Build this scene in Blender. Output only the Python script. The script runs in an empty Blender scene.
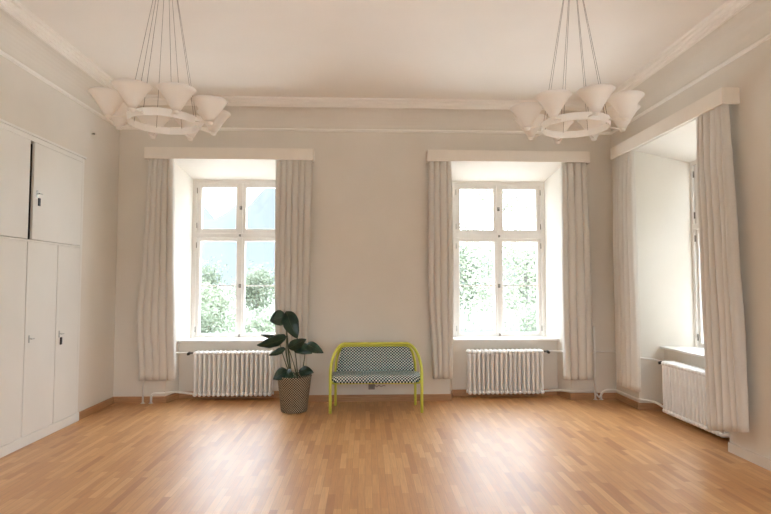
import bpy, bmesh, math, random
from mathutils import Vector, Matrix
PI = math.pi
S = bpy.context.scene
C = S.collection
random.seed(7)

# ------------------------------------------------------------------ materials
def new_mat(name):
    m = bpy.data.materials.new(name); m.use_nodes = True
    nt = m.node_tree; nt.nodes.clear()
    out = nt.nodes.new('ShaderNodeOutputMaterial'); b = nt.nodes.new('ShaderNodeBsdfPrincipled')
    nt.links.new(b.outputs[0], out.inputs[0])
    return m, nt, b, out

def coords(nt, scale=(1, 1, 1), rot=(0, 0, 0)):
    tc = nt.nodes.new('ShaderNodeTexCoord'); mp = nt.nodes.new('ShaderNodeMapping')
    mp.inputs['Scale'].default_value = scale; mp.inputs['Rotation'].default_value = rot
    nt.links.new(tc.outputs['Object'], mp.inputs[0]); return mp.outputs[0]

def noise_mat(name, c1, c2, scale=6, rough=.7, bump=0.0, bscale=60, metallic=0, spec=.3, stretch=(1, 1, 1)):
    m, nt, b, out = new_mat(name)
    v = coords(nt, stretch)
    n = nt.nodes.new('ShaderNodeTexNoise'); n.inputs['Scale'].default_value = scale; n.inputs['Detail'].default_value = 5
    nt.links.new(v, n.inputs['Vector'])
    r = nt.nodes.new('ShaderNodeValToRGB'); r.color_ramp.elements[0].position = .35; r.color_ramp.elements[1].position = .65
    r.color_ramp.elements[0].color = (*c1, 1); r.color_ramp.elements[1].color = (*c2, 1)
    nt.links.new(n.outputs['Fac'], r.inputs[0]); nt.links.new(r.outputs[0], b.inputs['Base Color'])
    b.inputs['Roughness'].default_value = rough; b.inputs['Metallic'].default_value = metallic
    b.inputs['Specular IOR Level'].default_value = spec
    if bump:
        n2 = nt.nodes.new('ShaderNodeTexNoise'); n2.inputs['Scale'].default_value = bscale; n2.inputs['Detail'].default_value = 4
        nt.links.new(v, n2.inputs['Vector'])
        bp = nt.nodes.new('ShaderNodeBump'); bp.inputs['Strength'].default_value = bump; bp.inputs['Distance'].default_value = .004
        nt.links.new(n2.outputs['Fac'], bp.inputs['Height']); nt.links.new(bp.outputs[0], b.inputs['Normal'])
    return m

def flat(name, c, rough=.5, metallic=0, spec=.4):
    return noise_mat(name, tuple(x * .97 for x in c), tuple(min(1, x * 1.03) for x in c), 8, rough, 0, 60, metallic, spec)

M = {}
M['wall'] = noise_mat('wall_plaster', (.70, .655, .585), (.74, .695, .625), 1.3, .9, .25, 90, spec=.15)
M['reveal'] = M['wall']
M['ceiling'] = noise_mat('ceiling_plaster', (.82, .775, .715), (.85, .805, .745), 1.2, .9, .12, 60, spec=.15)
M['stucco'] = noise_mat('moulding_plaster', (.84, .81, .76), (.87, .84, .79), 3, .8, spec=.2)
M['cupboard'] = noise_mat('cupboard_paint', (.76, .745, .70), (.79, .775, .73), 2, .42, spec=.35)
M['whitewood'] = noise_mat('window_paint', (.78, .75, .71), (.82, .79, .75), 5, .4, spec=.4)
M['pelmet'] = noise_mat('pelmet_paint', (.78, .72, .64), (.81, .75, .67), 5, .55, spec=.3)
M['radiator'] = flat('radiator_enamel', (.87, .86, .84), .35, 0, .5)
M['pipe'] = flat('pipe_paint', (.80, .77, .72), .4, 0, .4)
M['dark'] = flat('dark_metal', (.03, .03, .03), .4, .5)
M['brass'] = flat('aged_metal', (.22, .20, .17), .4, .8)
M['steel'] = flat('steel', (.5, .5, .48), .3, 1)
M['skirting'] = noise_mat('skirting_wood', (.36, .19, .09), (.46, .26, .13), 5, .45, 0, spec=.4, stretch=(1, 1, 14))
M['skirt_white'] = noise_mat('skirting_pale', (.68, .60, .52), (.72, .64, .55), 5, .5)  # paler tone for the near right skirting
M['frame'] = flat('yellow_green_lacquer', (.62, .64, .09), .35, 0, .5)
M['soil'] = noise_mat('potting_soil', (.02, .014, .01), (.05, .035, .02), 90, .95, .6)
M['socket'] = flat('grey_plastic', (.25, .21, .18), .5)
M['cable'] = flat('suspension_cable', (.16, .12, .09), .5)
M['inner_shadow'] = flat('cupboard_shadow', (.05, .045, .04), .8)  # near-black that stands for the shade behind the doors
M['bounce_gravel'] = noise_mat('bounce_gravel_apron', (.66, .64, .61), (.76, .74, .71), 8, .95, .4, 40)  # bright tone of the added apron that throws light up indoors
M['meadow'] = noise_mat('meadow_grass', (.062, .070, .048), (.076, .084, .062), .35, .95, .3, 3)
M['bark'] = noise_mat('bark', (.16, .15, .14), (.22, .20, .19), 3, .9)
M['mountain'] = noise_mat('mountain_haze_tint', (.070, .077, .081), (.080, .087, .091), .004, 1, spec=0)  # distance haze is mixed into this blue-grey colour
M['track'] = flat('curtain_track', (.7, .68, .62), .4)

def leafy(name, c1, c2, sc):
    m, nt, b, out = new_mat(name)
    v = coords(nt); n = nt.nodes.new('ShaderNodeTexNoise'); n.inputs['Scale'].default_value = sc
    nt.links.new(v, n.inputs['Vector'])
    r = nt.nodes.new('ShaderNodeValToRGB'); r.color_ramp.elements[0].position = .4; r.color_ramp.elements[1].position = .6
    r.color_ramp.elements[0].color = (*c1, 1); r.color_ramp.elements[1].color = (*c2, 1)
    nt.links.new(n.outputs['Fac'], r.inputs[0])
    nt.links.new(r.outputs[0], b.inputs['Base Color']); b.inputs['Roughness'].default_value = .6
    tr = nt.nodes.new('ShaderNodeBsdfTranslucent'); nt.links.new(r.outputs[0], tr.inputs[0])
    mx = nt.nodes.new('ShaderNodeMixShader'); mx.inputs[0].default_value = .4
    nt.links.new(b.outputs[0], mx.inputs[1]); nt.links.new(tr.outputs[0], mx.inputs[2]); nt.links.new(mx.outputs[0], out.inputs[0])
    return m
M['spring'] = leafy('spring_foliage', (.155, .18, .115), (.21, .23, .16), 1.5)
M['foliage'] = leafy('green_foliage', (.12, .145, .09), (.165, .185, .13), 1.0)

# curtain linen: a little light passes through
def cloth_mat():
    m, nt, b, out = new_mat('curtain_linen')
    v = coords(nt, (1, 1, 1))
    n = nt.nodes.new('ShaderNodeTexNoise'); n.inputs['Scale'].default_value = 260; n.inputs['Detail'].default_value = 3
    nt.links.new(v, n.inputs['Vector'])
    r = nt.nodes.new('ShaderNodeValToRGB'); r.color_ramp.elements[0].position = .3; r.color_ramp.elements[1].position = .7
    r.color_ramp.elements[0].color = (.66, .62, .565, 1); r.color_ramp.elements[1].color = (.72, .68, .625, 1)
    nt.links.new(n.outputs['Fac'], r.inputs[0]); nt.links.new(r.outputs[0], b.inputs['Base Color'])
    b.inputs['Roughness'].default_value = .9; b.inputs['Specular IOR Level'].default_value = .1
    b.inputs['Sheen Weight'].default_value = .15
    bp = nt.nodes.new('ShaderNodeBump'); bp.inputs['Strength'].default_value = .02; bp.inputs['Distance'].default_value = .001
    nt.links.new(n.outputs['Fac'], bp.inputs['Height']); nt.links.new(bp.outputs[0], b.inputs['Normal'])
    tr = nt.nodes.new('ShaderNodeBsdfTranslucent'); nt.links.new(r.outputs[0], tr.inputs[0])
    mx = nt.nodes.new('ShaderNodeMixShader'); mx.inputs[0].default_value = .07
    nt.links.new(b.outputs[0], mx.inputs[1]); nt.links.new(tr.outputs[0], mx.inputs[2]); nt.links.new(mx.outputs[0], out.inputs[0])
    return m
M['curtain'] = cloth_mat()

def glass_mat():
    m, nt, b, out = new_mat('window_glass'); nt.nodes.remove(b)
    t = nt.nodes.new('ShaderNodeBsdfTransparent'); t.inputs[0].default_value = (.97, .98, .98, 1)
    g = nt.nodes.new('ShaderNodeBsdfGlossy'); g.inputs['Roughness'].default_value = .02
    mx = nt.nodes.new('ShaderNodeMixShader'); mx.inputs[0].default_value = .03
    nt.links.new(t.outputs[0], mx.inputs[1]); nt.links.new(g.outputs[0], mx.inputs[2])
    nt.links.new(mx.outputs[0], out.inputs[0]); return m
M['glass'] = glass_mat()

def shade_mat():
    m, nt, b, out = new_mat('frosted_lamp_shade')
    b.inputs['Base Color'].default_value = (.93, .91, .88, 1); b.inputs['Roughness'].default_value = .45
    tr = nt.nodes.new('ShaderNodeBsdfTranslucent'); tr.inputs[0].default_value = (.94, .92, .89, 1)
    tp = nt.nodes.new('ShaderNodeBsdfTransparent'); tp.inputs[0].default_value = (1, .97, .93, 1)
    m1 = nt.nodes.new('ShaderNodeMixShader'); m1.inputs[0].default_value = .5
    m2 = nt.nodes.new('ShaderNodeMixShader'); m2.inputs[0].default_value = .16
    nt.links.new(b.outputs[0], m1.inputs[1]); nt.links.new(tr.outputs[0], m1.inputs[2])
    nt.links.new(m1.outputs[0], m2.inputs[1]); nt.links.new(tp.outputs[0], m2.inputs[2]); nt.links.new(m2.outputs[0], out.inputs[0])
    return m
M['shade'] = shade_mat()

def math_node(nt, op, a, b=None):
    n = nt.nodes.new('ShaderNodeMath'); n.operation = op
    for i, x in enumerate((a, b)):
        if x is None: continue
        if isinstance(x, (int, float)): n.inputs[i].default_value = x
        else: nt.links.new(x, n.inputs[i])
    return n.outputs[0]

# strip parquet running towards the windows
def floor_mat():
    m, nt, b, out = new_mat('oak_strip_parquet')
    v = coords(nt, (1, 1, 1), (0, 0, PI / 2))
    br = nt.nodes.new('ShaderNodeTexBrick'); br.offset = .37; br.offset_frequency = 2; br.squash = 1
    br.inputs['Scale'].default_value = 1; br.inputs['Brick Width'].default_value = .36; br.inputs['Row Height'].default_value = .049
    br.inputs['Mortar Size'].default_value = .0009; br.inputs['Mortar Smooth'].default_value = .3; br.inputs['Bias'].default_value = 0
    br.inputs['Color1'].default_value = (0, 0, 0, 1); br.inputs['Color2'].default_value = (1, 1, 1, 1); br.inputs['Mortar'].default_value = (.5, .5, .5, 1)
    nt.links.new(v, br.inputs['Vector'])
    ramp = nt.nodes.new('ShaderNodeValToRGB'); cr = ramp.color_ramp
    cr.elements[0].position = 0; cr.elements[0].color = (.40, .18, .062, 1)
    cr.elements[1].position = 1; cr.elements[1].color = (.62, .355, .15, 1)
    for p, c in ((.12, (.49, .24, .086, 1)), (.5, (.52, .265, .098, 1)), (.8, (.57, .305, .118, 1))):
        e = cr.elements.new(p); e.color = c
    nt.links.new(br.outputs['Color'], ramp.inputs[0])
    v2 = coords(nt, (28, 1.6, 1))
    n = nt.nodes.new('ShaderNodeTexNoise'); n.inputs['Scale'].default_value = 3; n.inputs['Detail'].default_value = 6
    nt.links.new(v2, n.inputs['Vector'])
    r2 = nt.nodes.new('ShaderNodeValToRGB'); r2.color_ramp.elements[0].position = .3; r2.color_ramp.elements[1].position = .7
    r2.color_ramp.elements[0].color = (.86, .83, .80, 1); r2.color_ramp.elements[1].color = (1.08, 1.06, 1.04, 1)
    nt.links.new(n.outputs['Fac'], r2.inputs[0])
    mx = nt.nodes.new('ShaderNodeMix'); mx.data_type = 'RGBA'; mx.blend_type = 'MULTIPLY'; mx.inputs[0].default_value = 1
    nt.links.new(ramp.outputs[0], mx.inputs[6]); nt.links.new(r2.outputs[0], mx.inputs[7])
    mo = nt.nodes.new('ShaderNodeMix'); mo.data_type = 'RGBA'; mo.inputs[7].default_value = (.16, .08, .04, 1)
    nt.links.new(math_node(nt, 'MULTIPLY', br.outputs['Fac'], .6), mo.inputs[0]); nt.links.new(mx.outputs[2], mo.inputs[6])
    nt.links.new(mo.outputs[2], b.inputs['Base Color'])
    rr = nt.nodes.new('ShaderNodeMapRange'); rr.inputs[3].default_value = .38; rr.inputs[4].default_value = .48
    nt.links.new(n.outputs['Fac'], rr.inputs[0]); nt.links.new(rr.outputs[0], b.inputs['Roughness'])
    b.inputs['Specular IOR Level'].default_value = 1.0
    bp = nt.nodes.new('ShaderNodeBump'); bp.inputs['Strength'].default_value = .12; bp.inputs['Distance'].default_value = .001
    nt.links.new(n.outputs['Fac'], bp.inputs['Height']); nt.links.new(bp.outputs[0], b.inputs['Normal'])
    return m
M['floor'] = floor_mat()

def diamond_mat(name, cols, k, mode, spec=.2, rough=.9):
    """small woven diamonds; mode 'flat' uses x and y+z, mode 'round' uses the angle about z and z."""
    m, nt, b, out = new_mat(name)
    tc = nt.nodes.new('ShaderNodeTexCoord'); sp = nt.nodes.new('ShaderNodeSeparateXYZ'); nt.links.new(tc.outputs['Object'], sp.inputs[0])
    if mode == 'flat':
        u = sp.outputs[0]; v = math_node(nt, 'ADD', sp.outputs[1], sp.outputs[2])
    else:
        u = math_node(nt, 'MULTIPLY', math_node(nt, 'ARCTAN2', sp.outputs[1], sp.outputs[0]), .168); v = sp.outputs[2]
    s = math_node(nt, 'MULTIPLY', math_node(nt, 'COSINE', math_node(nt, 'MULTIPLY', u, k)), math_node(nt, 'COSINE', math_node(nt, 'MULTIPLY', v, k)))
    s = math_node(nt, 'ADD', math_node(nt, 'MULTIPLY', s, .5), .5)
    r = nt.nodes.new('ShaderNodeValToRGB'); r.color_ramp.interpolation = 'CONSTANT'
    r.color_ramp.elements[0].position = 0; r.color_ramp.elements[0].color = (*cols[0], 1)
    r.color_ramp.elements[1].position = .44; r.color_ramp.elements[1].color = (*cols[1], 1)
    e = r.color_ramp.elements.new(.61); e.color = (*cols[2], 1)
    nt.links.new(s, r.inputs[0]); nt.links.new(r.outputs[0], b.inputs['Base Color'])
    b.inputs['Roughness'].default_value = rough; b.inputs['Specular IOR Level'].default_value = spec
    return m
M['fabric'] = diamond_mat('diamond_pattern_fabric', ((.010, .018, .026), (.10, .26, .27), (.80, .82, .78)), 180, 'flat')
M['basket'] = diamond_mat('woven_basket', ((.035, .026, .018), (.13, .10, .065), (.46, .39, .28)), 235, 'round')

def leaf_mat():
    m, nt, b, out = new_mat('glossy_dark_leaf')
    tc = nt.nodes.new('ShaderNodeTexCoord'); n = nt.nodes.new('ShaderNodeTexNoise'); n.inputs['Scale'].default_value = 18
    nt.links.new(tc.outputs['Object'], n.inputs['Vector'])
    r = nt.nodes.new('ShaderNodeValToRGB'); r.color_ramp.elements[0].position = .35; r.color_ramp.elements[1].position = .7
    r.color_ramp.elements[0].color = (.010, .026, .016, 1); r.color_ramp.elements[1].color = (.024, .058, .032, 1)
    nt.links.new(n.outputs['Fac'], r.inputs[0]); nt.links.new(r.outputs[0], b.inputs['Base Color'])
    b.inputs['Roughness'].default_value = .30; b.inputs['Specular IOR Level'].default_value = .4
    return m
M['leaf'] = leaf_mat()
M['stem'] = flat('plant_stem', (.06, .08, .035), .5)

# ------------------------------------------------------------------ mesh helpers
def box(bm, x0, x1, y0, y1, z0, z1):
    vs = [bm.verts.new(p) for p in ((x0, y0, z0), (x1, y0, z0), (x1, y1, z0), (x0, y1, z0), (x0, y0, z1), (x1, y0, z1), (x1, y1, z1), (x0, y1, z1))]
    for f in ((0, 3, 2, 1), (4, 5, 6, 7), (0, 1, 5, 4), (1, 2, 6, 5), (2, 3, 7, 6), (3, 0, 4, 7)): bm.faces.new([vs[i] for i in f])

def prism(bm, pts, axis, a0, a1):
    """pts: polygon in the two other axes, extruded along axis (0,1,2)."""
    def P(p, a):
        q = list(p); q.insert(axis, a); return tuple(q)
    A = [bm.verts.new(P(p, a0)) for p in pts]; B = [bm.verts.new(P(p, a1)) for p in pts]
    n = len(pts); bm.faces.new(A[::-1]); bm.faces.new(B)
    for i in range(n): bm.faces.new((A[i], A[(i + 1) % n], B[(i + 1) % n], B[i]))

def tube(bm, pts, r, seg=10, closed=False, radii=None):
    pts = [Vector(p) for p in pts]; n = len(pts); rings = []
    up = Vector((0, 0, 1)); prev = None
    for i, p in enumerate(pts):
        if closed: t = pts[(i + 1) % n] - pts[i - 1]
        else: t = pts[min(i + 1, n - 1)] - pts[max(i - 1, 0)]
        t.normalize()
        if prev is None:
            a = t.orthogonal().normalized()
        else:
            a = prev - t * prev.dot(t)
            a = a.normalized() if a.length > 1e-6 else t.orthogonal().normalized()
        prev = a; b = t.cross(a); rr = radii[i] if radii else r
        rings.append([bm.verts.new(p + (a * math.cos(2 * PI * k / seg) + b * math.sin(2 * PI * k / seg)) * rr) for k in range(seg)])
    m = n if closed else n - 1
    for i in range(m):
        A, B = rings[i], rings[(i + 1) % n]
        for k in range(seg): bm.faces.new((A[k], A[(k + 1) % seg], B[(k + 1) % seg], B[k]))
    if not closed: bm.faces.new(rings[0][::-1]); bm.faces.new(rings[-1])

def arcpath(pts, r=.04, n=5):
    """polyline with rounded corners"""
    P = [Vector(p) for p in pts]; out = [P[0]]
    for i in range(1, len(P) - 1):
        a = (P[i - 1] - P[i]); b = (P[i + 1] - P[i]); rr = min(r, a.length * .45, b.length * .45)
        s = P[i] + a.normalized() * rr; e = P[i] + b.normalized() * rr
        for k in range(n + 1):
            t = k / n; out.append(s * (1 - t) ** 2 + P[i] * 2 * t * (1 - t) + e * t * t)
    out.append(P[-1]); return out

def lathe(bm, prof, seg=24, c=(0, 0, 0), cap=True):
    rings = []
    for r, z in prof: rings.append([bm.verts.new((c[0] + r * math.cos(2 * PI * k / seg), c[1] + r * math.sin(2 * PI * k / seg), c[2] + z)) for k in range(seg)])
    for A, B in zip(rings, rings[1:]):
        for k in range(seg): bm.faces.new((A[k], A[(k + 1) % seg], B[(k + 1) % seg], B[k]))
    if cap: bm.faces.new(rings[0][::-1]); bm.faces.new(rings[-1])

def ball(bm, c, r, seg=12, sc=(1, 1, 1)):
    bmesh.ops.create_uvsphere(bm, u_segments=seg, v_segments=max(6, seg // 2 + 2), radius=r,
                              matrix=Matrix.Translation(c) @ Matrix.Diagonal((*sc, 1)))

def obj(name, bm, mat, parent=None, smooth=False, bevel=0, loc=None, recalc=True):
    if recalc: bmesh.ops.recalc_face_normals(bm, faces=bm.faces)
    me = bpy.data.meshes.new(name); bm.to_mesh(me); bm.free()
    if smooth:
        for p in me.polygons: p.use_smooth = True
    me.materials.append(M[mat] if isinstance(mat, str) else mat)
    o = bpy.data.objects.new(name, me); C.objects.link(o)
    if parent: o.parent = parent
    if loc: o.location = loc
    if bevel:
        b = o.modifiers.new('bevel', 'BEVEL'); b.width = bevel; b.segments = 2; b.limit_method = 'ANGLE'
    return o

def B(): return bmesh.new()
def boxo(name, dims, mat, parent=None, bevel=0):
    bm = B(); box(bm, *dims); return obj(name, bm, mat, parent, bevel=bevel)
def tubeo(name, pts, r, mat, parent=None, seg=10):
    bm = B(); tube(bm, pts, r, seg); return obj(name, bm, mat, parent, smooth=True)

def thing(name, label, cat, loc=(0, 0, 0), group=None, rotz=0):
    o = bpy.data.objects.new(name, None); C.objects.link(o); o.location = loc; o.rotation_euler.z = rotz
    o.empty_display_size = .1
    return tag(o, label, cat, group)
def tag(o, label, cat, group=None):
    o['label'] = label; o['category'] = cat
    if group: o['group'] = group
    return o
def struct(o): o['kind'] = 'structure'; return o
def dup(root, loc, label, rotz=None):
    r = root.copy(); C.objects.link(r); r.location = loc; r['label'] = label
    if rotz is not None: r.rotation_euler.z = rotz
    for ch in list(root.children):
        c = ch.copy(); C.objects.link(c); c.parent = r
        for g in list(ch.children):
            d = g.copy(); C.objects.link(d); d.parent = c
    return r

# ------------------------------------------------------------------ room numbers
XL, XR, YB, YF = -2.95, 3.046, 6.385, -1.7     # faces of the walls
ZC = 3.58
TH = .62; XT = .68                               # wall thickness
HO, HI, HN = .735, .606, .670                    # half widths: opening, at window, at niche back
SILL, WTOP, SOFF = .680, 2.738, 2.915
ND, WD = .26, .515                              # niche depth, window depth

box_floor = B(); box(box_floor, XL - .6, XR + .6, YF - .3, YB + TH, -.2, 0)
struct(obj('floor', box_floor, 'floor'))
bmc = B(); box(bmc, XL - .6, XR + .6, YF - .3, YB + TH, ZC, ZC + .2)
struct(obj('ceiling', bmc, 'ceiling'))

def make_wall(name, s0, s1, wins, f, cut=None, WD=WD, HI=HI, TH=TH):
    """f maps (s along, d outward, z) to the world. wins: centres of the window recesses."""
    bm = B()
    def pr(pts, z0, z1):      # plan polygon (s,d)
        A = [bm.verts.new(f(p[0], p[1], z0)) for p in pts]; D = [bm.verts.new(f(p[0], p[1], z1)) for p in pts]
        n = len(pts); bm.faces.new(A[::-1]); bm.faces.new(D)
        for i in range(n): bm.faces.new((A[i], A[(i + 1) % n], D[(i + 1) % n], D[i]))
    def prs(pts, a, b):       # section polygon (d,z)
        A = [bm.verts.new(f(a, p[0], p[1])) for p in pts]; D = [bm.verts.new(f(b, p[0], p[1])) for p in pts]
        n = len(pts); bm.faces.new(A[::-1]); bm.faces.new(D)
        for i in range(n): bm.faces.new((A[i], A[(i + 1) % n], D[(i + 1) % n], D[i]))
    edges = [(s0, s0, s0)]
    for c in wins: edges += [(c - HO, c - HI, c - HI), (c + HO, c + HI, c + HI)]
    edges.append((s1, s1, s1))
    for i in range(0, len(edges), 2):
        a, b = edges[i], edges[i + 1]
        if cut and i == 0:
            c0, c1, cz = cut
            pr([(a[0], 0), (c0, 0), (c0, TH), (a[0], TH)], 0, ZC)
            pr([(c1, 0), (b[0], 0), (b[1], WD), (b[2], TH), (c1, TH)], 0, ZC)
            pr([(c0, 0), (c1, 0), (c1, TH), (c0, TH)], cz, ZC)
            pr([(c0, .5), (c1, .5), (c1, TH), (c0, TH)], 0, cz)
        else:
            pr([(a[0], 0), (b[0], 0), (b[1], WD), (b[2], TH), (a[2], TH), (a[1], WD)], 0, ZC)
    for c in wins:
        prs([(0, SOFF), (WD, WTOP), (TH, WTOP), (TH, ZC), (0, ZC)], c - HO, c + HO)
        prs([(ND, 0), (TH, 0), (TH, SILL), (ND, SILL)], c - HN - .02, c + HN + .02)
    return struct(obj(name, bm, 'wall'))

fB = lambda s, d, z: (s, YB + d, z)
fR = lambda s, d, z: (XR + d, s, z)
fL = lambda s, d, z: (XL - d, s, z)
fF = lambda s, d, z: (s, YF - d, z)
W1, W2, W3, W4, W_FILL = -1.615, 1.75, 5.115, 1.75, -.45  # the last is an unseen window added for fill light
FRONT_FILL = (-1.9, .05, 2.0)  # unseen windows added behind the camera to brighten the room
make_wall('wall_back', XL - .5, XR + .0, [W1, W2], fB)
make_wall('wall_right', YF, YB + TH, [W_FILL, W4, W3], fR, WD=.58, HI=.59, TH=.68)
make_wall('wall_left', YF, YB, [], fL, cut=(2.75, 5.59, 2.705))
make_wall('wall_front', XL - .5, XR + .5, list(FRONT_FILL), fF)

# windows -----------------------------------------------------------------
def make_window(n, c, f, WD=WD, HI=HI):
    def bx(bm, s0, s1, d0, d1, z0, z1):
        a = f(s0, d0, z0); b = f(s1, d1, z1)
        box(bm, min(a[0], b[0]), max(a[0], b[0]), min(a[1], b[1]), max(a[1], b[1]), z0, z1)
    z0, z1, h = SILL, WTOP + .01, HI + .005
    tz = 2.022
    bm = B()
    fw = .045
    bx(bm, c - h, c - h + fw, WD - .02, WD + .08, z0, z1); bx(bm, c + h - fw, c + h, WD - .02, WD + .08, z0, z1)
    bx(bm, c - h + fw, c + h - fw, WD - .02, WD + .08, z1 - .045, z1); bx(bm, c - h + fw, c + h - fw, WD - .02, WD + .08, z0, z0 + .035)
    bx(bm, c - h + fw, c + h - fw, WD - .03, WD + .08, tz - .028, tz + .028)
    root = struct(obj('window_%d' % n, bm, 'whitewood', bevel=.004))
    sw = .042
    for (zz0, zz1, bar) in ((z0 + .035, tz - .028, True), (tz + .028, z1 - .045, False)):
        for sgn in (-1, 1):
            a, b = (c - h + fw, c - .004) if sgn < 0 else (c + .004, c + h - fw)
            bm = B(); d0, d1 = WD, WD + .045; sw = .045 if bar else .056
            bx(bm, a, a + sw, d0, d1, zz0, zz1); bx(bm, b - sw, b, d0, d1, zz0, zz1)
            bx(bm, a + sw, b - sw, d0, d1, zz0, zz0 + sw); bx(bm, a + sw, b - sw, d0, d1, zz1 - sw, zz1)
            if bar: bx(bm, a + sw, b - sw, d0 + .01, d1, 1.363, 1.381)
            # thin rebate bead round the glass
            g = .008
            for (p, q, r, t) in ((a + sw, a + sw + g, zz0 + sw, zz1 - sw), (b - sw - g, b - sw, zz0 + sw, zz1 - sw)): bx(bm, p, q, d0 + .015, d1, r, t)
            sash = obj('sash', bm, 'whitewood', root, bevel=.003)
            bm = B(); bx(bm, a + sw - .003, b - sw + .003, d0 + .024, d0 + .028, zz0 + sw - .003, zz1 - sw + .003)
            obj('pane', bm, 'glass', sash)
            se = a if sgn < 0 else b
            for hz in (zz0 + .1, zz1 - .1):
                bm = B(); p = f(se, WD - .008, hz); tube(bm, [(p[0], p[1], hz - .035), (p[0], p[1], hz + .035)], .008, 8)
                obj('hinge', bm, 'brass', sash, smooth=True)
    # centre cover strip and its turn buttons
    bm = B(); bx(bm, c - .022, c + .022, WD - .016, WD + .001, z0 + .035, tz - .028); bx(bm, c - .022, c + .022, WD - .016, WD + .001, tz + .028, z1 - .045)
    obj('cover_strip', bm, 'whitewood', root, bevel=.003)
    for z in (.735, 1.37, 2.022, 2.38):
        dd = -.016 if z != 2.022 else -.03
        bm = B(); p = Vector(f(c, WD + dd, z)); q = Vector(f(c, WD + dd - .03, z))
        tube(bm, [p, q], .007, 8); ball(bm, q, .012, 10)
        w = .016 if z in (1.37, 2.38) else .010
        bx(bm, c - w, c + w, WD + dd - .004, WD + dd, z - w * 1.5, z + w * 1.5)
        obj('window_catch', bm, 'brass', root, smooth=False)
    # sill board fitted between the reveals
    bm = B(); k = (HO - HI) / WD
    pts = [(c - HO + k * (ND - .045) + .002, ND - .045), (c + HO - k * (ND - .045) - .002, ND - .045), (c + HI - .002, WD + .02), (c - HI + .002, WD + .02)]
    A = [bm.verts.new(f(s, d, SILL + .002)) for s, d in pts]; D = [bm.verts.new(f(s, d, SILL + .026)) for s, d in pts]
    bm.faces.new(A[::-1]); bm.faces.new(D)
    for i in range(4): bm.faces.new((A[i], A[(i + 1) % 4], D[(i + 1) % 4], D[i]))
    obj('window_sill', bm, 'whitewood', root, bevel=.004)
    return root
make_window(1, W1, fB); make_window(2, W2, fB); make_window(3, W3, fR, .58, .59); make_window(4, W4, fR, .58, .59)
make_window(5, W_FILL, fR, .58, .59)  # added opening out of view, more daylight from the right
for i, c in enumerate(FRONT_FILL): make_window(6 + i, c, fF)  # added fill windows, out of view in the front wall

# mouldings -----------------------------------------------------------------
def room_loop(bm, prof):
    """closed profile (inset, z) swept round the room with mitred corners"""
    rings = []
    for (sx, sy) in ((0, 0), (1, 0), (1, 1), (0, 1)):
        rings.append([bm.verts.new(((XR - d) if sx else (XL + d), (YB - d) if sy else (YF + d), z)) for d, z in prof])
    n = len(prof)
    for i in range(4):
        A, D = rings[i], rings[(i + 1) % 4]
        for k in range(n): bm.faces.new((A[k], A[(k + 1) % n], D[(k + 1) % n], D[k]))
bm = B(); room_loop(bm, [(-.002, 3.246), (.010, 3.250), (.022, 3.256), (.025, 3.266), (.020, 3.276), (.008, 3.282), (-.002, 3.284)])
struct(obj('trim_1', bm, 'stucco'))
prof = [(-.002, 3.285)]
for i in range(9):
    a = i / 8 * PI / 2
    prof.append((.004 + .17 * (1 - math.cos(a)), 3.30 + .185 * math.sin(a)))
prof += [(.19, 3.582), (-.002, 3.582)]
bm = B(); room_loop(bm, prof); struct(obj('trim_2', bm, 'wall'))
prof = [(.172, 3.488), (.192, 3.488), (.196, 3.506), (.206, 3.508), (.210, 3.530), (.222, 3.533), (.228, 3.556), (.250, 3.560), (.258, 3.582), (.172, 3.582)]
bm = B(); room_loop(bm, prof); struct(obj('trim_3', bm, 'ceiling'))

# skirting ------------------------------------------------------------------
def skirt(name, pts, mat='skirting', h=.078, t=.018, side=1):
    """pts: plan polyline along the wall face; side says where the room lies"""
    bm = B(); P = [Vector((p[0], p[1], 0)) for p in pts]
    inn = []
    for i, p in enumerate(P):
        ns = []
        if i > 0: e = (P[i] - P[i - 1]).normalized(); ns.append(Vector((-e.y, e.x, 0)) * side)
        if i < len(P) - 1: e = (P[i + 1] - P[i]).normalized(); ns.append(Vector((-e.y, e.x, 0)) * side)
        nn = sum(ns, Vector()) ; nn.normalize(); k = 1 / max(.5, nn.dot(ns[0])); inn.append(p + nn * t * k)
    for i in range(len(P) - 1):
        q = [P[i], P[i + 1], inn[i + 1], inn[i]]
        A = [bm.verts.new((v.x, v.y, .0)) for v in q]
        q2 = [P[i], P[i + 1], inn[i + 1] * .75 + P[i + 1] * .25, inn[i] * .75 + P[i] * .25]
        Bm = [bm.verts.new((v.x, v.y, h - .006)) for v in q]; D = [bm.verts.new((v.x, v.y, h)) for v in q2]
        bm.faces.new(A[::-1]); bm.faces.new(D)
        for X, Y in ((A, Bm), (Bm, D)):
            for j in range(4): bm.faces.new((X[j], X[(j + 1) % 4], Y[(j + 1) % 4], Y[j]))
    return struct(obj(name, bm, mat))
kk = (HO - HI) / WD
skirt('baseboard_left', [(XL, 5.60), (XL, YB)], side=-1)
def niche_pts(c): return [(c - HO, YB), (c - HO + kk * ND, YB + ND), (c + HO - kk * ND, YB + ND), (c + HO, YB)]
skirt('baseboard_back', [(XL + .018, YB)] + niche_pts(W1) + niche_pts(W2) + [(XR, YB)], side=-1)
kr = (HO - .59) / .58
def nicheR(c): return [(XR, c + HO), (XR + ND, c + HO - kr * ND), (XR + ND, c - HO + kr * ND), (XR, c - HO)]
skirt('baseboard_right', [(XR, YB - .018)] + nicheR(W3), side=-1)
skirt('baseboard_right.001', [(XR, W3 - HO - .001)] + nicheR(W4) + nicheR(W_FILL) + [(XR, YF)], 'skirt_white', side=-1)

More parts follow.
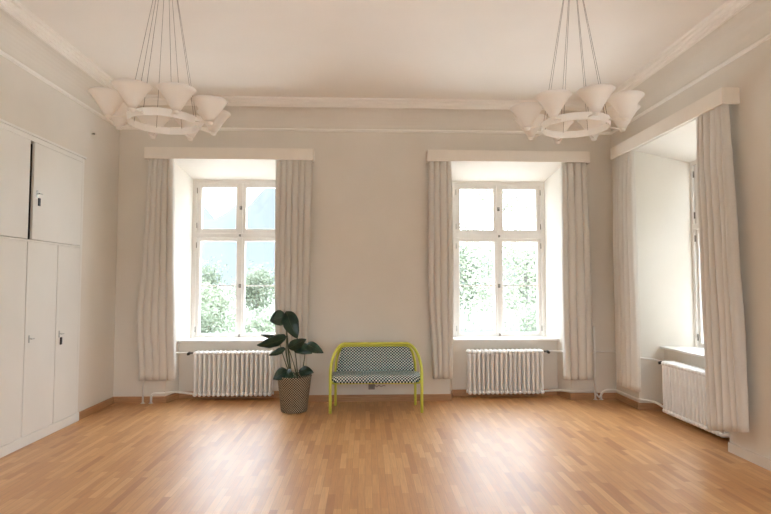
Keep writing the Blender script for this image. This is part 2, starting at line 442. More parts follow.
# ------------------------------------------------------------------ built-in cupboard
cup = thing('built_in_cupboard', 'off-white built-in wall cupboard with flush doors in the left wall', 'cupboard', (XL, 2.76, 0))
cx0, cf = XL - .48, XL + .02
def cb(name, dims, mat, parent, bevel=0):
    x0, x1, y0, y1, z0, z1 = dims
    o = boxo(name, (x0 - XL, x1 - XL, y0 - 2.76, y1 - 2.76, z0, z1), mat, parent, bevel); return o
bm = B(); ox = -XL; oy = -2.76
def bb(x0, x1, y0, y1, z0, z1): box(bm, x0 + ox, x1 + ox, y0 + oy, y1 + oy, z0, z1)
bb(cx0, cf - .002, 2.76, 2.80, .0, 2.70); bb(cx0, cf - .002, 5.545, 5.585, .0, 2.70)
bb(cx0, cf - .002, 2.80, 5.545, 2.655, 2.70); bb(cx0, cf - .002, 2.80, 5.545, 1.765, 1.785)
bb(cf - .03, cf + .006, 2.76, 5.6, .0, .085)
bb(cx0, cx0 + .01, 2.80, 5.545, .085, 2.655)
bb(XL - .05, cf + .008, 2.74, 5.605, 2.70, 2.722); 
obj('carcass', bm, 'cupboard', cup, bevel=.003)
bm = B(); bb(cx0 + .012, cf - .06, 2.805, 5.54, .09, 1.76); bb(cx0 + .012, cf - .06, 2.805, 5.54, 1.79, 2.65)
obj('shadow_fill', bm, 'inner_shadow', cup)  # solid dark blocks in place of the shade inside the cupboard
dx0, dx1 = cf - .022, cf + .001
lower = [(2.803, 3.325), (3.331, 3.775), (3.781, 4.235), (4.241, 4.690), (4.696, 5.146), (5.152, 5.542)]
upper = [(2.803, 3.75), (3.76, 4.695), (4.748, 5.542)]
def cup_door(a, b, z0, z1, key=None, plate=False):
    d = boxo('door', (dx0 + ox, dx1 + ox, a + oy + .002, b + oy - .002, z0, z1), 'cupboard', cup, .003)
    if key:
        y = a + .055; z = key
        bm = B(); X = dx1 + ox
        box(bm, X, X + .003, y + oy - .009, y + oy + .009, z - .035, z + .03)
        tube(bm, [(X, y + oy, z), (X + .035, y + oy, z)], .004, 8)
        tube(bm, [(X + .033, y + oy - .022, z), (X + .033, y + oy + .022, z)], .005, 8)
        obj('key', bm, 'steel', d)
        if plate:
            bm = B(); yy = y + oy + .028; box(bm, X + .001, X + .008, yy - .014, yy + .014, z - .105, z - .035)
            obj('key_tag', bm, 'dark', d)
    return d
for i, (a, b) in enumerate(lower): cup_door(a, b, .088, 1.764, .92 if i >= 1 else None, i == 5)
for i, (a, b) in enumerate(upper): cup_door(a, b, 1.788, 2.652, 2.20 if i == 2 else None, i == 2)

bm = B(); tube(bm, [(XL - .01, 5.751, 3.011), (XL + .02, 5.751, 3.013)], .006, 8); ball(bm, (XL + .022, 5.751, 3.013), .011, 8)
tag(obj('nail', bm, 'brass', smooth=True), 'small nail high in the left wall beside the cupboard', 'nail')

# ------------------------------------------------------------------ pelmets
def make_pelmet(c, f, label):
    a, b, dd, z0, z1, t = c - .987, c + .987, -.15, 2.862, 3.0, .02
    def bx(nm, s0, s1, d0, d1, zz0, zz1, par, mat='pelmet'):
        p = f(s0, d0, zz0); q = f(s1, d1, zz1)
        return boxo(nm, (min(p[0], q[0]) - L.x, max(p[0], q[0]) - L.x, min(p[1], q[1]) - L.y, max(p[1], q[1]) - L.y, zz0 - L.z, zz1 - L.z), mat, par, .004 if mat == 'pelmet' else 0)
    L = Vector(f(c, 0, z1))
    t_ = thing('pelmet', label, 'pelmet', L, 'box pelmets over the windows')
    bx('front_board', a, b, dd, dd + t, z0, z1, t_)
    bx('end_board', a, a + t, dd + t, -.001, z0, z1, t_); bx('end_board', b - t, b, dd + t, -.001, z0, z1, t_)
    bx('top_board', a + t, b - t, dd + t, -.001, z1 - t, z1, t_)
    bx('curtain_track', a + .03, b - .03, -.078, -.058, 2.945, 2.98, t_, 'track')
make_pelmet(-1.6086, fB, 'cream box pelmet above the left of the two windows in the back wall')
make_pelmet(1.7246, fB, 'cream box pelmet above the right window in the back wall, near the corner')
make_pelmet(5.1187, fR, 'cream box pelmet running back along the right wall, over the side window')

# ------------------------------------------------------------------ curtains
def make_curtain(f, keys, nf, seed, label, dc=-.086, amp=.050, z1=2.945, hem=0.0, group='linen curtains'):
    """keys: list of (z, s0, s1) from the top to the hem"""
    rnd = random.Random(seed); NT = nf * 14; NZ = 46
    z0 = keys[-1][0]
    ws = [rnd.uniform(.65, 1.5) for _ in range(nf)]; tot = sum(ws)
    edges = [0]
    for w in ws: edges.append(edges[-1] + w / tot)
    ams = [rnd.uniform(.6, 1.0) for _ in range(nf)]
    edges_a = [rnd.choice((.45, .75, 1.0, 1.0)) for _ in range(nf + 1)]
    ph2 = [rnd.uniform(0, 6.28) for _ in range(nf)]
    bm = B(); rows = []
    def at(z):
        for (za, a0, a1), (zb, b0, b1) in zip(keys, keys[1:]):
            if z >= zb - 1e-6:
                k = (za - z) / (za - zb); k = k * k * (3 - 2 * k); return a0 + (b0 - a0) * k, a1 + (b1 - a1) * k
        return keys[-1][1:]
    for j in range(NZ + 1):
        q = j / NZ; z = z1 + (z0 - z1) * q; s0, s1 = at(z); w = s1 - s0; row = []
        for i in range(NT + 1):
            t = i / NT
            k = min(nf - 1, max(0, next((m for m in range(nf) if edges[m + 1] >= t - 1e-9), nf - 1)))
            loc = (t - edges[k]) / (edges[k + 1] - edges[k])
            env = .55 + .45 * min(1, q * 5)
            drift = .22 * math.sin(q * 2.6 + ph2[k]) * q * math.sin(PI * loc)
            lobe = abs(math.sin(PI * min(1, max(0, loc + drift * .25)))) ** .62
            near = edges_a[k] * (1 - loc) + edges_a[k + 1] * loc
            wv = 1 - 2 * (lobe * near + 1 - near)
            aa = amp * env * (1 - .12 * math.sin(q * 5 + ph2[0]))
            edge = min(1, min(t, 1 - t) * 12 + .35)
            ss = s0 + w * (t + .012 * math.sin(q * 7 + k) * q * math.sin(PI * t)) - .24 * (w / nf) * near * math.sin(2 * PI * loc) * env * edge
            d = dc + aa * wv * edge + .004 * math.sin(14 * t + q * 9)
            zz = z + (hem * (t - .5) if j == NZ else hem * (t - .5) * q)
            row.append(bm.verts.new(f(ss, d, zz)))
        rows.append(row)
    for A, D in zip(rows, rows[1:]):
        for i in range(NT): bm.faces.new((A[i], A[i + 1], D[i + 1], D[i]))
    o = obj('curtain', bm, 'curtain', smooth=True, recalc=False)
    s = o.modifiers.new('thickness', 'SOLIDIFY'); s.thickness = .0035; s.offset = 0
    return tag(o, label, 'curtain', group)

make_curtain(fB, [(2.945, -2.56, -2.27), (1.7, -2.60, -2.245), (1.0, -2.65, -2.225), (.285, -2.61, -2.20)], 5, 3, 'beige linen curtain left of the left back window, nearest the cupboard')
make_curtain(fB, [(2.945, -1.075, -.645), (1.6, -1.07, -.665), (.36, -1.05, -.69)], 6, 5, 'beige linen curtain hanging behind the potted plant')
make_curtain(fB, [(2.945, .76, 1.035), (1.6, .75, 1.05), (.28, .80, 1.03)], 4, 11, 'beige linen curtain between the green bench and the right back window')
make_curtain(fB, [(2.945, 2.375, 2.68), (1.5, 2.36, 2.705), (.255, 2.37, 2.70)], 4, 17, 'beige linen curtain right of the right back window, just left of the room corner')
make_curtain(fR, [(2.945, 5.68, 6.09), (1.6, 5.66, 6.12), (.235, 5.66, 6.14)], 5, 23, 'beige linen curtain on the right wall at the far side of the side window')
make_curtain(fR, [(2.945, 4.55, 4.165), (1.6, 4.50, 4.10), (.9, 4.50, 4.07), (.20, 4.49, 4.05)], 6, 31, 'beige linen curtain at the near side of the side window, closest to the camera', hem=.10)

# ------------------------------------------------------------------ radiators
def make_radiator(loc, rotz, label, mir=1):
    """local: x along, y towards the wall, z up; 17 columns"""
    r = thing('radiator', label, 'radiator', loc, 'ribbed column radiators', rotz)
    n, pitch, h0, h1 = 17, .0556, .055, .585
    proto = None
    for i in range(n):
        x = (i - (n - 1) / 2) * pitch
        if proto is None:
            bm = B()
            for y in (-.055, 0, .055):
                R = .0165
                pts = [(0, y, h0 + .02 + (h1 - h0 - .04) * k / 8) for k in range(9)]
                tube(bm, pts, R, 12)
            for z in (h0 + .02, h1 - .022):
                pts = [(0, -.078, z), (0, -.072, z), (0, -.06, z), (0, .06, z), (0, .072, z), (0, .078, z)]
                tube(bm, pts, .02, 14, radii=[.010, .019, .0255, .0255, .019, .010])
            proto = obj('column', bm, 'radiator', r, smooth=True); proto.location.x = x
        else:
            c = proto.copy(); C.objects.link(c); c.parent = r; c.location.x = x
    w = (n - 1) / 2 * pitch
    for z in (h0 + .02, h1 - .022):
        tubeo('header_tube', [(-w - .036, 0, z), (w + .036, 0, z)], .0165, 'radiator', r, 12)
    for x in (-w * .72, w * .72):
        boxo('wall_bracket', (x + .02, x + .036, -.0, .118, h1 - .075, h1 - .055), 'radiator', r)
        boxo('wall_bracket', (x + .02, x + .036, -.0, .118, h0 + .05, h0 + .07), 'radiator', r)
    # thermostat valve at the supply corner
    s = -mir
    bm = B(); X = s * (w + .036); z = h1 - .022
    tube(bm, [(X, 0, z), (X + s * .045, 0, z)], .014, 10); ball(bm, (X + s * .05, 0, z), .019, 10)
    obj('valve_body', bm, 'brass', r, smooth=True)
    bm = B(); tube(bm, [(X + s * .05, -.01, z), (X + s * .05, -.03, z - .004), (X + s * .05, -.062, z - .008)], .016, 12, radii=[.010, .018, .016])
    obj('valve_knob', bm, 'dark', r, smooth=True)
    return r
RY = YB + ND - .12
make_radiator((-1.590, RY, 0), 0, 'white ribbed radiator under the left back window, beside the potted plant')
make_radiator((1.720, RY, 0), 0, 'white ribbed radiator under the right back window, right of the bench', mir=-1)
make_radiator((XR + ND - .12, 5.045, 0), -PI / 2, 'white ribbed radiator under the side window in the right wall', mir=1)

# ------------------------------------------------------------------ pipes
py = YB - .022
wv = 8 * .0556
def pipe(name, pts, r, label, feet=None):
    o = thing(name, label, 'pipe', (0, 0, 0), None)
    tubeo('tube', arcpath(pts, .05), r, 'pipe', o, 10)
    for q in feet or []:
        bm = B(); lathe(bm, [(r + .001, .001), (r + .014, .001), (r + .012, .006), (r + .001, .009)], 14, (q[0], q[1], 0), cap=False)
        obj('floor_rosette', bm, 'pipe', o, smooth=True)
zt, zb = .563, .075
xl = -1.590 - wv - .10
pipe('heating_pipe', [(-2.60, py, 0), (-2.60, py, zt), (-2.36, py, zt), (-2.30, RY, zt), (xl + .01, RY, zt)], .011,
     'white heating pipe rising from the floor to the top valve of the left radiator', [(-2.60, py)])
pipe('heating_pipe', [(-2.505, py, 0), (-2.505, py, .115), (-2.37, py, .115), (-2.29, RY, .10), (xl + .06, RY, zb)], .013,
     'white low pipe running from the floor into the bottom of the left radiator', [(-2.505, py)])
xr = 1.720 + wv + .10
pipe('heating_pipe', [(2.775, py, 0), (2.775, py, .88)], .012, 'upright white capped pipe by the room corner, beside the right curtain', [(2.775, py)])
pipe('heating_pipe', [(xr - .01, RY, zt), (2.42, RY, zt), (2.46, py, zt), (2.760, py, zt)], .010,
     'thin white pipe from the corner riser to the top valve of the right back radiator')
pipe('heating_pipe', [(xr - .06, RY, zb), (2.40, RY, .085), (2.49, py, .10), (2.760, py, .10)], .013,
     'white low pipe from the bottom of the right back radiator to the corner riser')
xs = XR - .022; xn = XR + ND - .12; yt = 5.045 + wv + .10
pipe('heating_pipe', [(2.790, py, zt + .012), (xs, py, zt + .012), (xs, 5.85, zt + .012), (xn, 5.80, zt), (xn, yt - .01, zt)], .009,
     'thin white pipe along the right wall to the top valve of the side radiator')
pipe('heating_pipe', [(2.845, py, 0), (2.845, py, .07), (2.90, py, .115), (xs, py, .115), (xs, 5.85, .115), (xn, 5.77, .10), (xn, yt - .06, zb)], .013,
     'white low pipe bending out of the corner floor along the right wall', [(2.845, py)])
bm = B(); tube(bm, [(2.787, py - .005, .075), (2.80, py - .02, .045), (2.815, py - .02, .03), (2.835, py - .012, .055)], .010, 8)
tag(obj('pipe_bypass', bm, 'pipe', smooth=True), 'short white pipe bend joining the riser and low pipe at the corner floor', 'pipe')

# ------------------------------------------------------------------ bench
bx_, by_ = .118, 5.99
bench = thing('bench', 'yellow-green tubular two-seat bench with diamond-patterned upholstery against the back wall', 'bench', (bx_, by_, 0))
def rail_loop(hw_foot, y_foot, hw_top, y_top, z_top, zb, r):
    pts = []
    for s in (-1, 1):
        seq = [(s * hw_foot, y_foot, 0), (s * hw_foot, y_foot, .22), (s * hw_foot, y_foot, zb)]
        for k in range(1, 11):
            a = k / 10 * PI / 2
            seq.append((s * (hw_foot - (hw_foot - hw_top) * (1 - math.cos(a))), y_foot + (y_top - y_foot) * (1 - math.cos(a)) ** .8, zb + (z_top - zb) * math.sin(a)))
        pts += seq if s < 0 else seq[::-1]
    return pts
bm = B(); tube(bm, rail_loop(.497, -.185, .36, .10, .715, .42, .0165), .0165, 12)
obj('front_tube_frame', bm, 'frame', bench, smooth=True)
bm = B(); tube(bm, rail_loop(.460, .185, .34, .135, .69, .42, .0155), .0155, 12)
obj('rear_tube_frame', bm, 'frame', bench, smooth=True)
for s in (-1, 1):
    tubeo('side_rail', [(s * .480, -.185, .335), (s * .453, .185, .325)], .012, 'frame', bench)
tubeo('cross_rail', [(-.481, -.15, .315), (.481, -.15, .315)], .011, 'frame', bench)
tubeo('cross_rail', [(-.455, .16, .31), (.455, .16, .31)], .011, 'frame', bench)
def cushion(name, prof, hw0, hw1, par, axis_pts=22):
    """rounded slab: prof is a closed loop (y,z); half width changes with z"""
    bm = B(); zs = [p[1] for p in prof]; za, zb_ = min(zs), max(zs); rings = []
    N = 14
    for i in range(N + 1):
        t = -1 + 2 * i / N; e = (1 - abs(t) ** 14); sc = .55 + .45 * e if abs(t) > .999 else 1
        cy = sum(p[0] for p in prof) / len(prof); cz = sum(p[1] for p in prof) / len(prof)
        ring = []
        for y, z in prof:
            hw = hw0 + (hw1 - hw0) * ((z - za) / (zb_ - za)); k = 1 if 0 < i < N else .80
            ring.append(bm.verts.new((hw * (t if abs(t) < .999 else t * 1.0), cy + (y - cy) * k, cz + (z - cz) * (k if 0 < i < N else .86))))
        rings.append(ring)
    n = len(prof)
    for A, D in zip(rings, rings[1:]):
        for k in range(n): bm.faces.new((A[k], A[(k + 1) % n], D[(k + 1) % n], D[k]))
    bm.faces.new(rings[0][::-1]); bm.faces.new(rings[-1])
    o = obj(name, bm, 'fabric', par, smooth=True)
    return o
def rrect(y0, y1, z0, z1, r, n=4):
    out = []
    for cy, cz, a0 in ((y1 - r, z1 - r, 0), (y0 + r, z1 - r, 90), (y0 + r, z0 + r, 180), (y1 - r, z0 + r, 270)):
        for k in range(n + 1):
            a = math.radians(a0 + 90 * k / n); out.append((cy + r * math.cos(a), cz + r * math.sin(a)))
    return out
cushion('seat', rrect(-.215, .14, .318, .405, .036), .475, .487, bench)
prof = [(y + (z - .40) * .11, z) for y, z in rrect(.085, .145, .385, .682, .028)]
cushion('backrest', prof, .448, .388, bench)

# ------------------------------------------------------------------ sockets under the bench
def wall_socket(x, w, label):
    t = thing('wall_socket', label, 'socket', (x, YB, .175))
    boxo('cover_plate', (-w / 2, w / 2, -.011, -.0005, -.036, .036), 'socket', t, .004)
    n = 2 if w > .1 else 1
    for i in range(n):
        bm = B(); cx = (i - (n - 1) / 2) * .07
        bmesh.ops.create_cone(bm, cap_ends=True, segments=20, radius1=.022, radius2=.022, depth=.003, matrix=Matrix.Translation((cx, -.0122, 0)) @ Matrix.Rotation(PI / 2, 4, 'X'))
        obj('outlet', bm, 'brass', t)
wall_socket(.075, .075, 'small grey wall socket low on the back wall under the bench')
bm = B(); tube(bm, arcpath([(.11, YB - .012, .19), (.14, YB - .016, .165), (.16, YB - .014, .195), (.19, YB - .016, .168), (.215, YB - .014, .19), (.24, YB - .015, .18)], .02), .004, 8)
tag(obj('cord', bm, 'socket', smooth=True), 'thin brown cord on the wall right of the socket under the bench', 'cord')

# ------------------------------------------------------------------ potted plant
PX, PY = -.782, 5.93
pot = thing('plant_pot', 'tapered dark woven planter with light diamond pattern left of the bench', 'plant pot', (PX, PY, 0))
bm = B()
lathe(bm, [(.128, 0), (.140, .004), (.145, .02), (.185, .372), (.190, .380), (.190, .388), (.184, .392), (.176, .388), (.172, .36), (.136, .03), (.12, .02)], 40)
obj('woven_basket', bm, 'basket', pot, smooth=True)
bm = B(); lathe(bm, [(.02, .30), (.160, .30), (.166, .335), (.12, .347), (.05, .352), (.005, .352)], 28)
obj('soil', bm, 'soil', pot, smooth=True)
plant = thing('potted_plant', 'dark green broad-leaved house plant growing from the woven planter', 'plant', (PX, PY, .35))
def leaf(base, tip, width, sag, roll=0.0, fold=.25):
    b = Vector(base) - Vector((PX, PY, .35)); t = Vector(tip) - Vector((PX, PY, .35)); d = t - b
    side = d.cross(Vector((0, -1, .35))).normalized()          # blades face the room by default
    side = Matrix.Rotation(roll, 3, d.normalized()) @ side
    nrm = side.cross(d).normalized()
    bm = B(); N = 14; K = 4; rows = []
    for i in range(N + 1):
        q = i / N; w = width / 2 * (math.sin(PI * min(1, q ** .72)) ** .75 if 0 < q < 1 else 0.02)
        c = b + d * q + nrm * (sag * 4 * q * (1 - q)) - Vector((0, 0, 1)) * 0
        row = []
        for k in range(-K, K + 1):
            u = k / K
            wob = .035 * width * math.sin(q * 19 + k) * abs(u)
            row.append(bm.verts.new(c + side * (w * u) + nrm * (-fold * w * abs(u) ** 1.3 + wob)))
        rows.append(row)
    for A, D in zip(rows, rows[1:]):
        for k in range(2 * K): bm.faces.new((A[k], A[k + 1], D[k + 1], D[k]))
    o = obj('leaf', bm, 'leaf', plant, smooth=True, recalc=False)
    m = o.modifiers.new('thickness', 'SOLIDIFY'); m.thickness = .0016; m.offset = 0
    bm = B(); pts = [b + d * (i / 8 * .93) + nrm * (sag * 4 * (i / 8 * .93) * (1 - i / 8 * .93) + .0015) for i in range(9)]
    tube(bm, pts, .002, 6, radii=[.0034 - .0028 * i / 8 for i in range(9)]); obj('midrib', bm, 'stem', o, smooth=True)
def stem(p, q, bow=(0, 0, 0), r=.006):
    o = Vector((PX, PY, .35)); a = Vector(p) - o; b = Vector(q) - o; m = (a + b) / 2 + Vector(bow)
    pts = [a * (1 - t) ** 2 + m * 2 * t * (1 - t) + b * t * t for t in [i / 10 for i in range(11)]]
    bm = B(); tube(bm, pts, r, 8, radii=[r * (1.15 - .5 * i / 10) for i in range(11)]); obj('stem', bm, 'stem', plant, smooth=True)
S1, S2, S3 = (PX - .03, PY, .3525), (PX + .035, PY - .01, .3525), (PX + .075, PY + .01, .3525)
L = [  # base, tip, width, sag, roll, fold, stem root, bow
    ((-.875, 5.91, 1.095), (-.740, 5.84, .800), .185, .03, .25, .22, S1, (-.05, 0, .15)),
    ((-.880, 5.93, 1.045), (-1.045, 5.86, .990), .175, .015, -.35, .25, S1, (-.02, 0, .10)),
    ((-.865, 5.89, .815), (-1.155, 5.72, .745), .15, .035, -.9, .18, S1, (-.05, 0, .05)),
    ((-.955, 5.93, .800), (-1.150, 5.86, .845), .055, .01, -.9, .15, S1, (-.04, 0, .03)),
    ((-.845, 5.88, .690), (-.640, 5.80, .800), .12, .02, .35, .22, S2, (0, 0, .05)),
    ((-.800, 5.92, .730), (-.580, 5.84, .640), .15, .03, -.2, .30, S2, (.02, 0, .05)),
    ((-.655, 5.91, .735), (-.455, 5.83, .645), .115, .045, .15, .30, S3, (.02, 0, .10)),
    ((-.730, 5.90, .445), (-.560, 5.82, .435), .115, .03, -.15, .25, S3, (.02, 0, .03)),
    ((-.880, 5.90, .690), (-1.050, 5.84, .620), .075, .02, -.6, .22, S1, (-.03, 0, .06)),
    ((-.850, 5.86, .460), (-.985, 5.76, .375), .13, .03, -.25, .22, S1, (-.02, -.02, .05)),
    ((-.860, 5.85, .445), (-.760, 5.72, .400), .10, .02, .3, .22, S2, (0, -.02, .03)),
]
for b_, t_, w_, s_, r_, f_, st, bow in L:
    leaf(b_, t_, w_, s_, r_, f_); stem(st, b_, bow, .0055)

# ------------------------------------------------------------------ chandeliers
def make_chandelier(loc, rot, rim_z, label):
    c = thing('chandelier', label, 'chandelier', loc, 'ring chandeliers', rot)     # origin on the ceiling
    rz = rim_z - ZC; bz = rz - .126; R = .300
    bm = B(); lathe(bm, [(.010, -.19), (.026, -.188), (.030, -.176), (.026, -.164), (.007, -.158), (.007, -.045), (.030, -.042), (.052, -.028), (.060, -.012), (.060, 0)], 24); obj('canopy', bm, 'shade', c, smooth=True)
    bm = B(); nb = 16
    for (z0, z1, r0, r1) in ((bz - .006, bz + .038, .203, .207),):
        loops = [[bm.verts.new((r * math.cos(2 * PI * k / nb), r * math.sin(2 * PI * k / nb), z)) for k in range(nb)] for r, z in ((r0, z0), (r1, z1), (r1 - .006, z1), (r0 - .006, z0))]
        for i in range(4):
            A, D = loops[i], loops[(i + 1) % 4]
            for k in range(nb): bm.faces.new((A[k], A[(k + 1) % nb], D[(k + 1) % nb], D[k]))
    obj('ring_band', bm, 'shade', c)
    for k in range(8):
        a = 2 * PI * k / 8; bm = B(); tube(bm, [(.207 * math.cos(a), .207 * math.sin(a), bz + .01), (R * math.cos(a), R * math.sin(a), bz - .004)], .005, 6)
        obj('arm', bm, 'pipe', c, smooth=True)
    bms = B()
    prof = [(.018, -.126), (.030, -.105), (.056, -.062), (.086, -.018), (.104, 0.0)]
    n = 24; rings = [[bms.verts.new((r * math.cos(2 * PI * (j + .5) / n), r * math.sin(2 * PI * (j + .5) / n), z)) for j in range(n)] for r, z in prof]
    for A, D in zip(rings, rings[1:]):
        for j in range(n): bms.faces.new((A[j], A[(j + 1) % n], D[(j + 1) % n], D[j]))
    sh0 = so0 = bu0 = None
    for k in range(8):
        a = 2 * PI * k / 8; p = (R * math.cos(a), R * math.sin(a), rz)
        if sh0 is None:
            sh = sh0 = obj('shade', bms, 'shade', c, smooth=True); m = sh.modifiers.new('thickness', 'SOLIDIFY'); m.thickness = .003; m.offset = 0
            bm = B(); lathe(bm, [(.008, -.142), (.015, -.140), (.018, -.130), (.014, -.116), (.012, -.100), (.004, -.100)], 14); so = so0 = obj('socket', bm, 'pipe', sh, smooth=True)
            bm = B(); ball(bm, (0, 0, -.066), .019, 14, (1, 1, 1.25)); bu = bu0 = obj('bulb', bm, 'radiator', sh, smooth=True)
        else:
            sh = sh0.copy(); C.objects.link(sh); sh.parent = c
            so = so0.copy(); C.objects.link(so); so.parent = sh
            bu = bu0.copy(); C.objects.link(bu); bu.parent = sh
        sh.location = p; sh.rotation_euler.z = a
        bm = B(); tube(bm, [(.024 * math.cos(a), .024 * math.sin(a), -.178), (.198 * math.cos(a), .198 * math.sin(a), bz + .03)], .0013, 6)
        obj('cable', bm, 'cable', c, smooth=True)
    return c
# ring turned so that shades stand as in the photo (angle of the first shade about z)
make_chandelier((-1.219, 3.2, ZC), math.radians(-90 + 33), 2.485, 'ring chandelier of frosted cone shades on the left, nearer the cupboard')
make_chandelier((1.300, 3.2, ZC), math.radians(-90), 2.490, 'ring chandelier of frosted cone shades on the right, nearer the side window')

# ------------------------------------------------------------------ outdoors
GZ = -2.2
bm = B(); bmesh.ops.create_grid(bm, x_segments=60, y_segments=60, size=400, matrix=Matrix.Translation((0, 405, GZ)))
for v in bm.verts: v.co.z += .8 * math.sin(v.co.x * .03) * math.sin(v.co.y * .021) * min(1, max(0, v.co.y - 24) / 60)
o = struct(obj('ground', bm, 'meadow', smooth=True))
bm = B(); box(bm, -400, 400, -180, 4.9, GZ - .3, GZ - .05); struct(obj('ground.001', bm, 'meadow'))
bm = B(); box(bm, -24, 24, -22, 24, GZ - .2, GZ + .04); struct(obj('ground.002', bm, 'bounce_gravel'))  # pale apron out of view, added to bounce skylight onto the ceiling

def ridge_mesh(name, R, pts, depth, seed):
    """mountain range: ridge heights by bearing, real slopes front and back"""
    rnd = random.Random(seed); bm = B(); N = 150; K = 12; rows = []
    b0, b1 = pts[0][0], pts[-1][0]
    offs = [[rnd.uniform(-1, 1) for _ in range(N + 1)] for _ in range(K + 1)]
    for i in range(N + 1):
        be = b0 + (b1 - b0) * i / N
        for (a, ha), (b, hb) in zip(pts, pts[1:]):
            if be <= b + 1e-9: t = (be - a) / (b - a); h = ha + (hb - ha) * (t * t * (3 - 2 * t)); break
        h *= 1 + .05 * offs[0][i]
        row = []
        for k in range(K + 1):
            q = k / K * 2 - 1; rr = R + depth * q; hh = h * (1 - abs(q)) * (1 + .10 * offs[k][i] * (1 - abs(q)))
            th = math.radians(be); row.append(bm.verts.new((rr * math.sin(th), rr * math.cos(th), GZ - 5 + hh)))
        rows.append(row)
    for A, D in zip(rows, rows[1:]):
        for k in range(K): bm.faces.new((A[k], D[k], D[k + 1], A[k + 1]))
    o = obj(name, bm, 'mountain', smooth=True); return o
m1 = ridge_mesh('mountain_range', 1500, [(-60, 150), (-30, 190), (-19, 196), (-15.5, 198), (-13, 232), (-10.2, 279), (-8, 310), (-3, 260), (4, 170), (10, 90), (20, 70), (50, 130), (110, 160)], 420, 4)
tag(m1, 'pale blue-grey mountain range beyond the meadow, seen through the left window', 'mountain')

def tree(x, y, h, w, mat, n, leaf, label, seed, trunk=.12, crown0=.25, name='tree', bare=False, group='trees outside the windows'):
    rnd = random.Random(seed)
    t = thing(name, label, 'tree' if name != 'bush' else 'bush', (x, y, GZ), group)
    bm = B(); tips = []
    tube(bm, [(0, 0, -.3), (.05 * h * .1, 0, h * .35), (0, .03, h * .7), (0, 0, h * .93)], trunk, 8, radii=[trunk, trunk * .75, trunk * .4, trunk * .1])
    nb = 26 if bare else 16
    for i in range(nb):
        a = rnd.uniform(0, 2 * PI); z = h * rnd.uniform(crown0, .85); l = w * .5 * rnd.uniform(.6, 1) * (1.1 - .5 * z / h); e = Vector((math.cos(a) * l, math.sin(a) * l, z + l * rnd.uniform(.3, .8)))
        s = Vector((0, 0, z)); tube(bm, [s, s.lerp(e, .5) + Vector((0, 0, .08 * l)), e], trunk * .3, 5, radii=[trunk * .32, trunk * .2, trunk * .06]); tips += [e, s.lerp(e, .6), s.lerp(e, .85)]
    obj('trunk', bm, 'bark', t, smooth=True)
    bm = B()
    for i in range(n):
        c = Vector(rnd.choice(tips)) if rnd.random() < .85 else Vector((0, 0, h * rnd.uniform(crown0, 1)))
        s = w * .13
        p = c + Vector((rnd.gauss(0, s), rnd.gauss(0, s), rnd.gauss(0, s)))
        if p.z < .1: p.z = .1 + rnd.random() * .2
        u = Vector((rnd.gauss(0, 1), rnd.gauss(0, 1), rnd.gauss(0, 1))).normalized(); v = u.orthogonal().normalized(); l = leaf * rnd.uniform(.6, 1.3)
        q = [p - u * l, p - v * l * .55, p + u * l, p + v * l * .55]
        bm.faces.new([bm.verts.new(k) for k in q])
    obj('crown', bm, mat, t, recalc=False)
    return t
TREES = [
    # x, y, h, w, mat, n, leaf, label
    (4.9, 19, 8.2, 4.6, 'spring', 5200, .07, 'slender pale spring tree close behind the left half of the right window'),
    (8.9, 29, 6.2, 4.6, 'spring', 4800, .10, 'round pale green tree behind the right half of the right window'),
    (6.6, 39, 7.0, 6.0, 'foliage', 3600, .16, 'broad green tree further off behind the right window'),
    (14.0, 40, 5, 5.0, 'foliage', 2600, .16, 'low green tree at the right edge of the right window view'),
    (-16.5, 54, 4.9, 4.5, 'foliage', 3600, .14, 'green tree on the meadow seen at the left of the left window'),
    (-10.6, 52, 4.6, 4.2, 'foliage', 3600, .14, 'green tree on the meadow seen at the right of the left window'),
    (-11.6, 38, 2.6, 4.0, 'spring', 2400, .16, 'low pale green tree in the middle of the left window view'),
]
for i, a in enumerate(TREES): tree(a[0], a[1], a[2], a[3], a[4], a[5], a[6], a[7], 50 + i, trunk=.10)
for i, (x, y, h, w, lb) in enumerate([(-8.9, 29, 1.7, 3.4, 'rounded green bush low in the left window, left of its mullion'), (-4.9, 25.5, 1.3, 3.2, 'rounded green bush low in the left window, right of its mullion'),
                                  (8.6, 24.4, 2.1, 3.0, 'green bush low behind the right window')]):
    tree(x, y, h, w, 'foliage', 2600, .10, lb, 80 + i, trunk=.06, crown0=.1, name='bush', group='bushes outside the windows')
tree(15, 11.5, 7, 5, 'spring', 2600, .12, 'pale green tree outside the side window in the right wall', 97)
tree(9.0, 2.6, 10, 7.5, 'foliage', 5200, .17, 'unseen tall green tree added outside the right wall as shade', 98, crown0=.15)  # placed out of view to keep sky light off the side recess

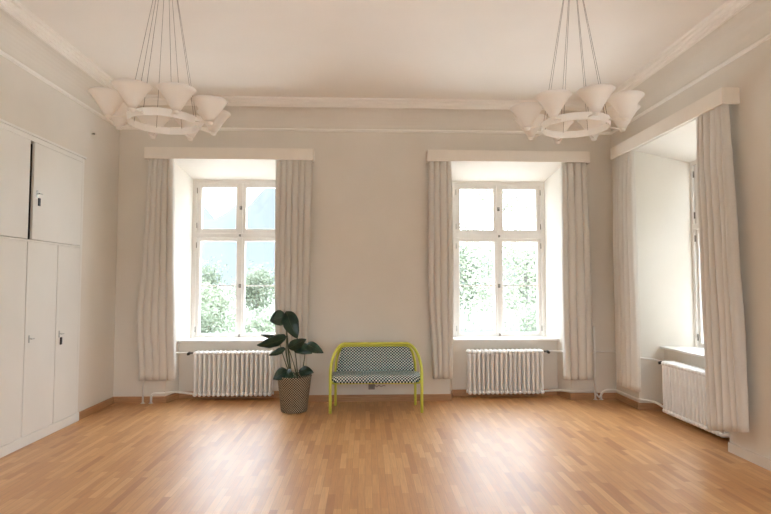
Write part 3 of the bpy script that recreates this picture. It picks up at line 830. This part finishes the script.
# ------------------------------------------------------------------ daylight
w = bpy.data.worlds.new('overcast_sky'); S.world = w; w.use_nodes = True
nt = w.node_tree; nt.nodes.clear()
out = nt.nodes.new('ShaderNodeOutputWorld'); bg = nt.nodes.new('ShaderNodeBackground')
tc = nt.nodes.new('ShaderNodeTexCoord'); n = nt.nodes.new('ShaderNodeTexNoise'); n.inputs['Scale'].default_value = 2.5; n.inputs['Detail'].default_value = 4
r = nt.nodes.new('ShaderNodeValToRGB'); r.color_ramp.elements[0].position = .35; r.color_ramp.elements[1].position = .65
r.color_ramp.elements[0].color = (.76, .87, 1, 1); r.color_ramp.elements[1].color = (.88, .94, 1, 1)
nt.links.new(tc.outputs['Generated'], n.inputs['Vector']); nt.links.new(n.outputs['Fac'], r.inputs[0]); nt.links.new(r.outputs[0], bg.inputs[0])
# overcast sky: three times as bright overhead as at the horizon
sp = nt.nodes.new('ShaderNodeSeparateXYZ'); nt.links.new(tc.outputs['Generated'], sp.inputs[0])
k = math_node(nt, 'MAXIMUM', sp.outputs[2], 0.0)
k = math_node(nt, 'ADD', math_node(nt, 'MULTIPLY', k, 2.0), 1.0)
nt.links.new(math_node(nt, 'MULTIPLY', k, 3.3), bg.inputs[1])
nt.links.new(bg.outputs[0], out.inputs[0])

def portal(name, f, c):
    p = Vector(f(c, WD + .3, (SILL + WTOP) / 2)); q = Vector(f(c, 0, (SILL + WTOP) / 2))
    l = bpy.data.lights.new(name, 'AREA'); l.shape = 'RECTANGLE'; l.size = 1.25; l.size_y = 2.1
    l.cycles.is_portal = True
    o = bpy.data.objects.new(name, l); C.objects.link(o); o.location = p
    o.rotation_euler = (q - p).to_track_quat('-Z', 'Z').to_euler()
for i, (f, c) in enumerate(((fB, W1), (fB, W2), (fR, W3), (fR, W4), (fR, W_FILL), (fF, FRONT_FILL[0]), (fF, FRONT_FILL[1]), (fF, FRONT_FILL[2]))): portal('window_portal', f, c)

# ------------------------------------------------------------------ camera
F, YAW, PIT, SH = 529.24, .0377, .0478, -1.27
cam = bpy.data.cameras.new('camera'); cam.sensor_width = 36; cam.lens = F * 36 / 771; cam.clip_end = 6000
cam.shift_y = -SH / 771
co = bpy.data.objects.new('camera', cam); C.objects.link(co); co.location = (0, 0, 1.4)
co.rotation_euler = (PI / 2 + PIT, 0, -YAW)
S.camera = co
S.view_settings.view_transform = 'Standard'; S.view_settings.look = 'None'; S.view_settings.gamma = 1; S.view_settings.use_curve_mapping = False
S.view_settings.exposure = 1.16
S.cycles.diffuse_bounces = 8; S.cycles.max_bounces = 14; S.cycles.transparent_max_bounces = 16
S.cycles.use_denoising = True
S.cycles.caustics_reflective = False; S.cycles.caustics_refractive = False
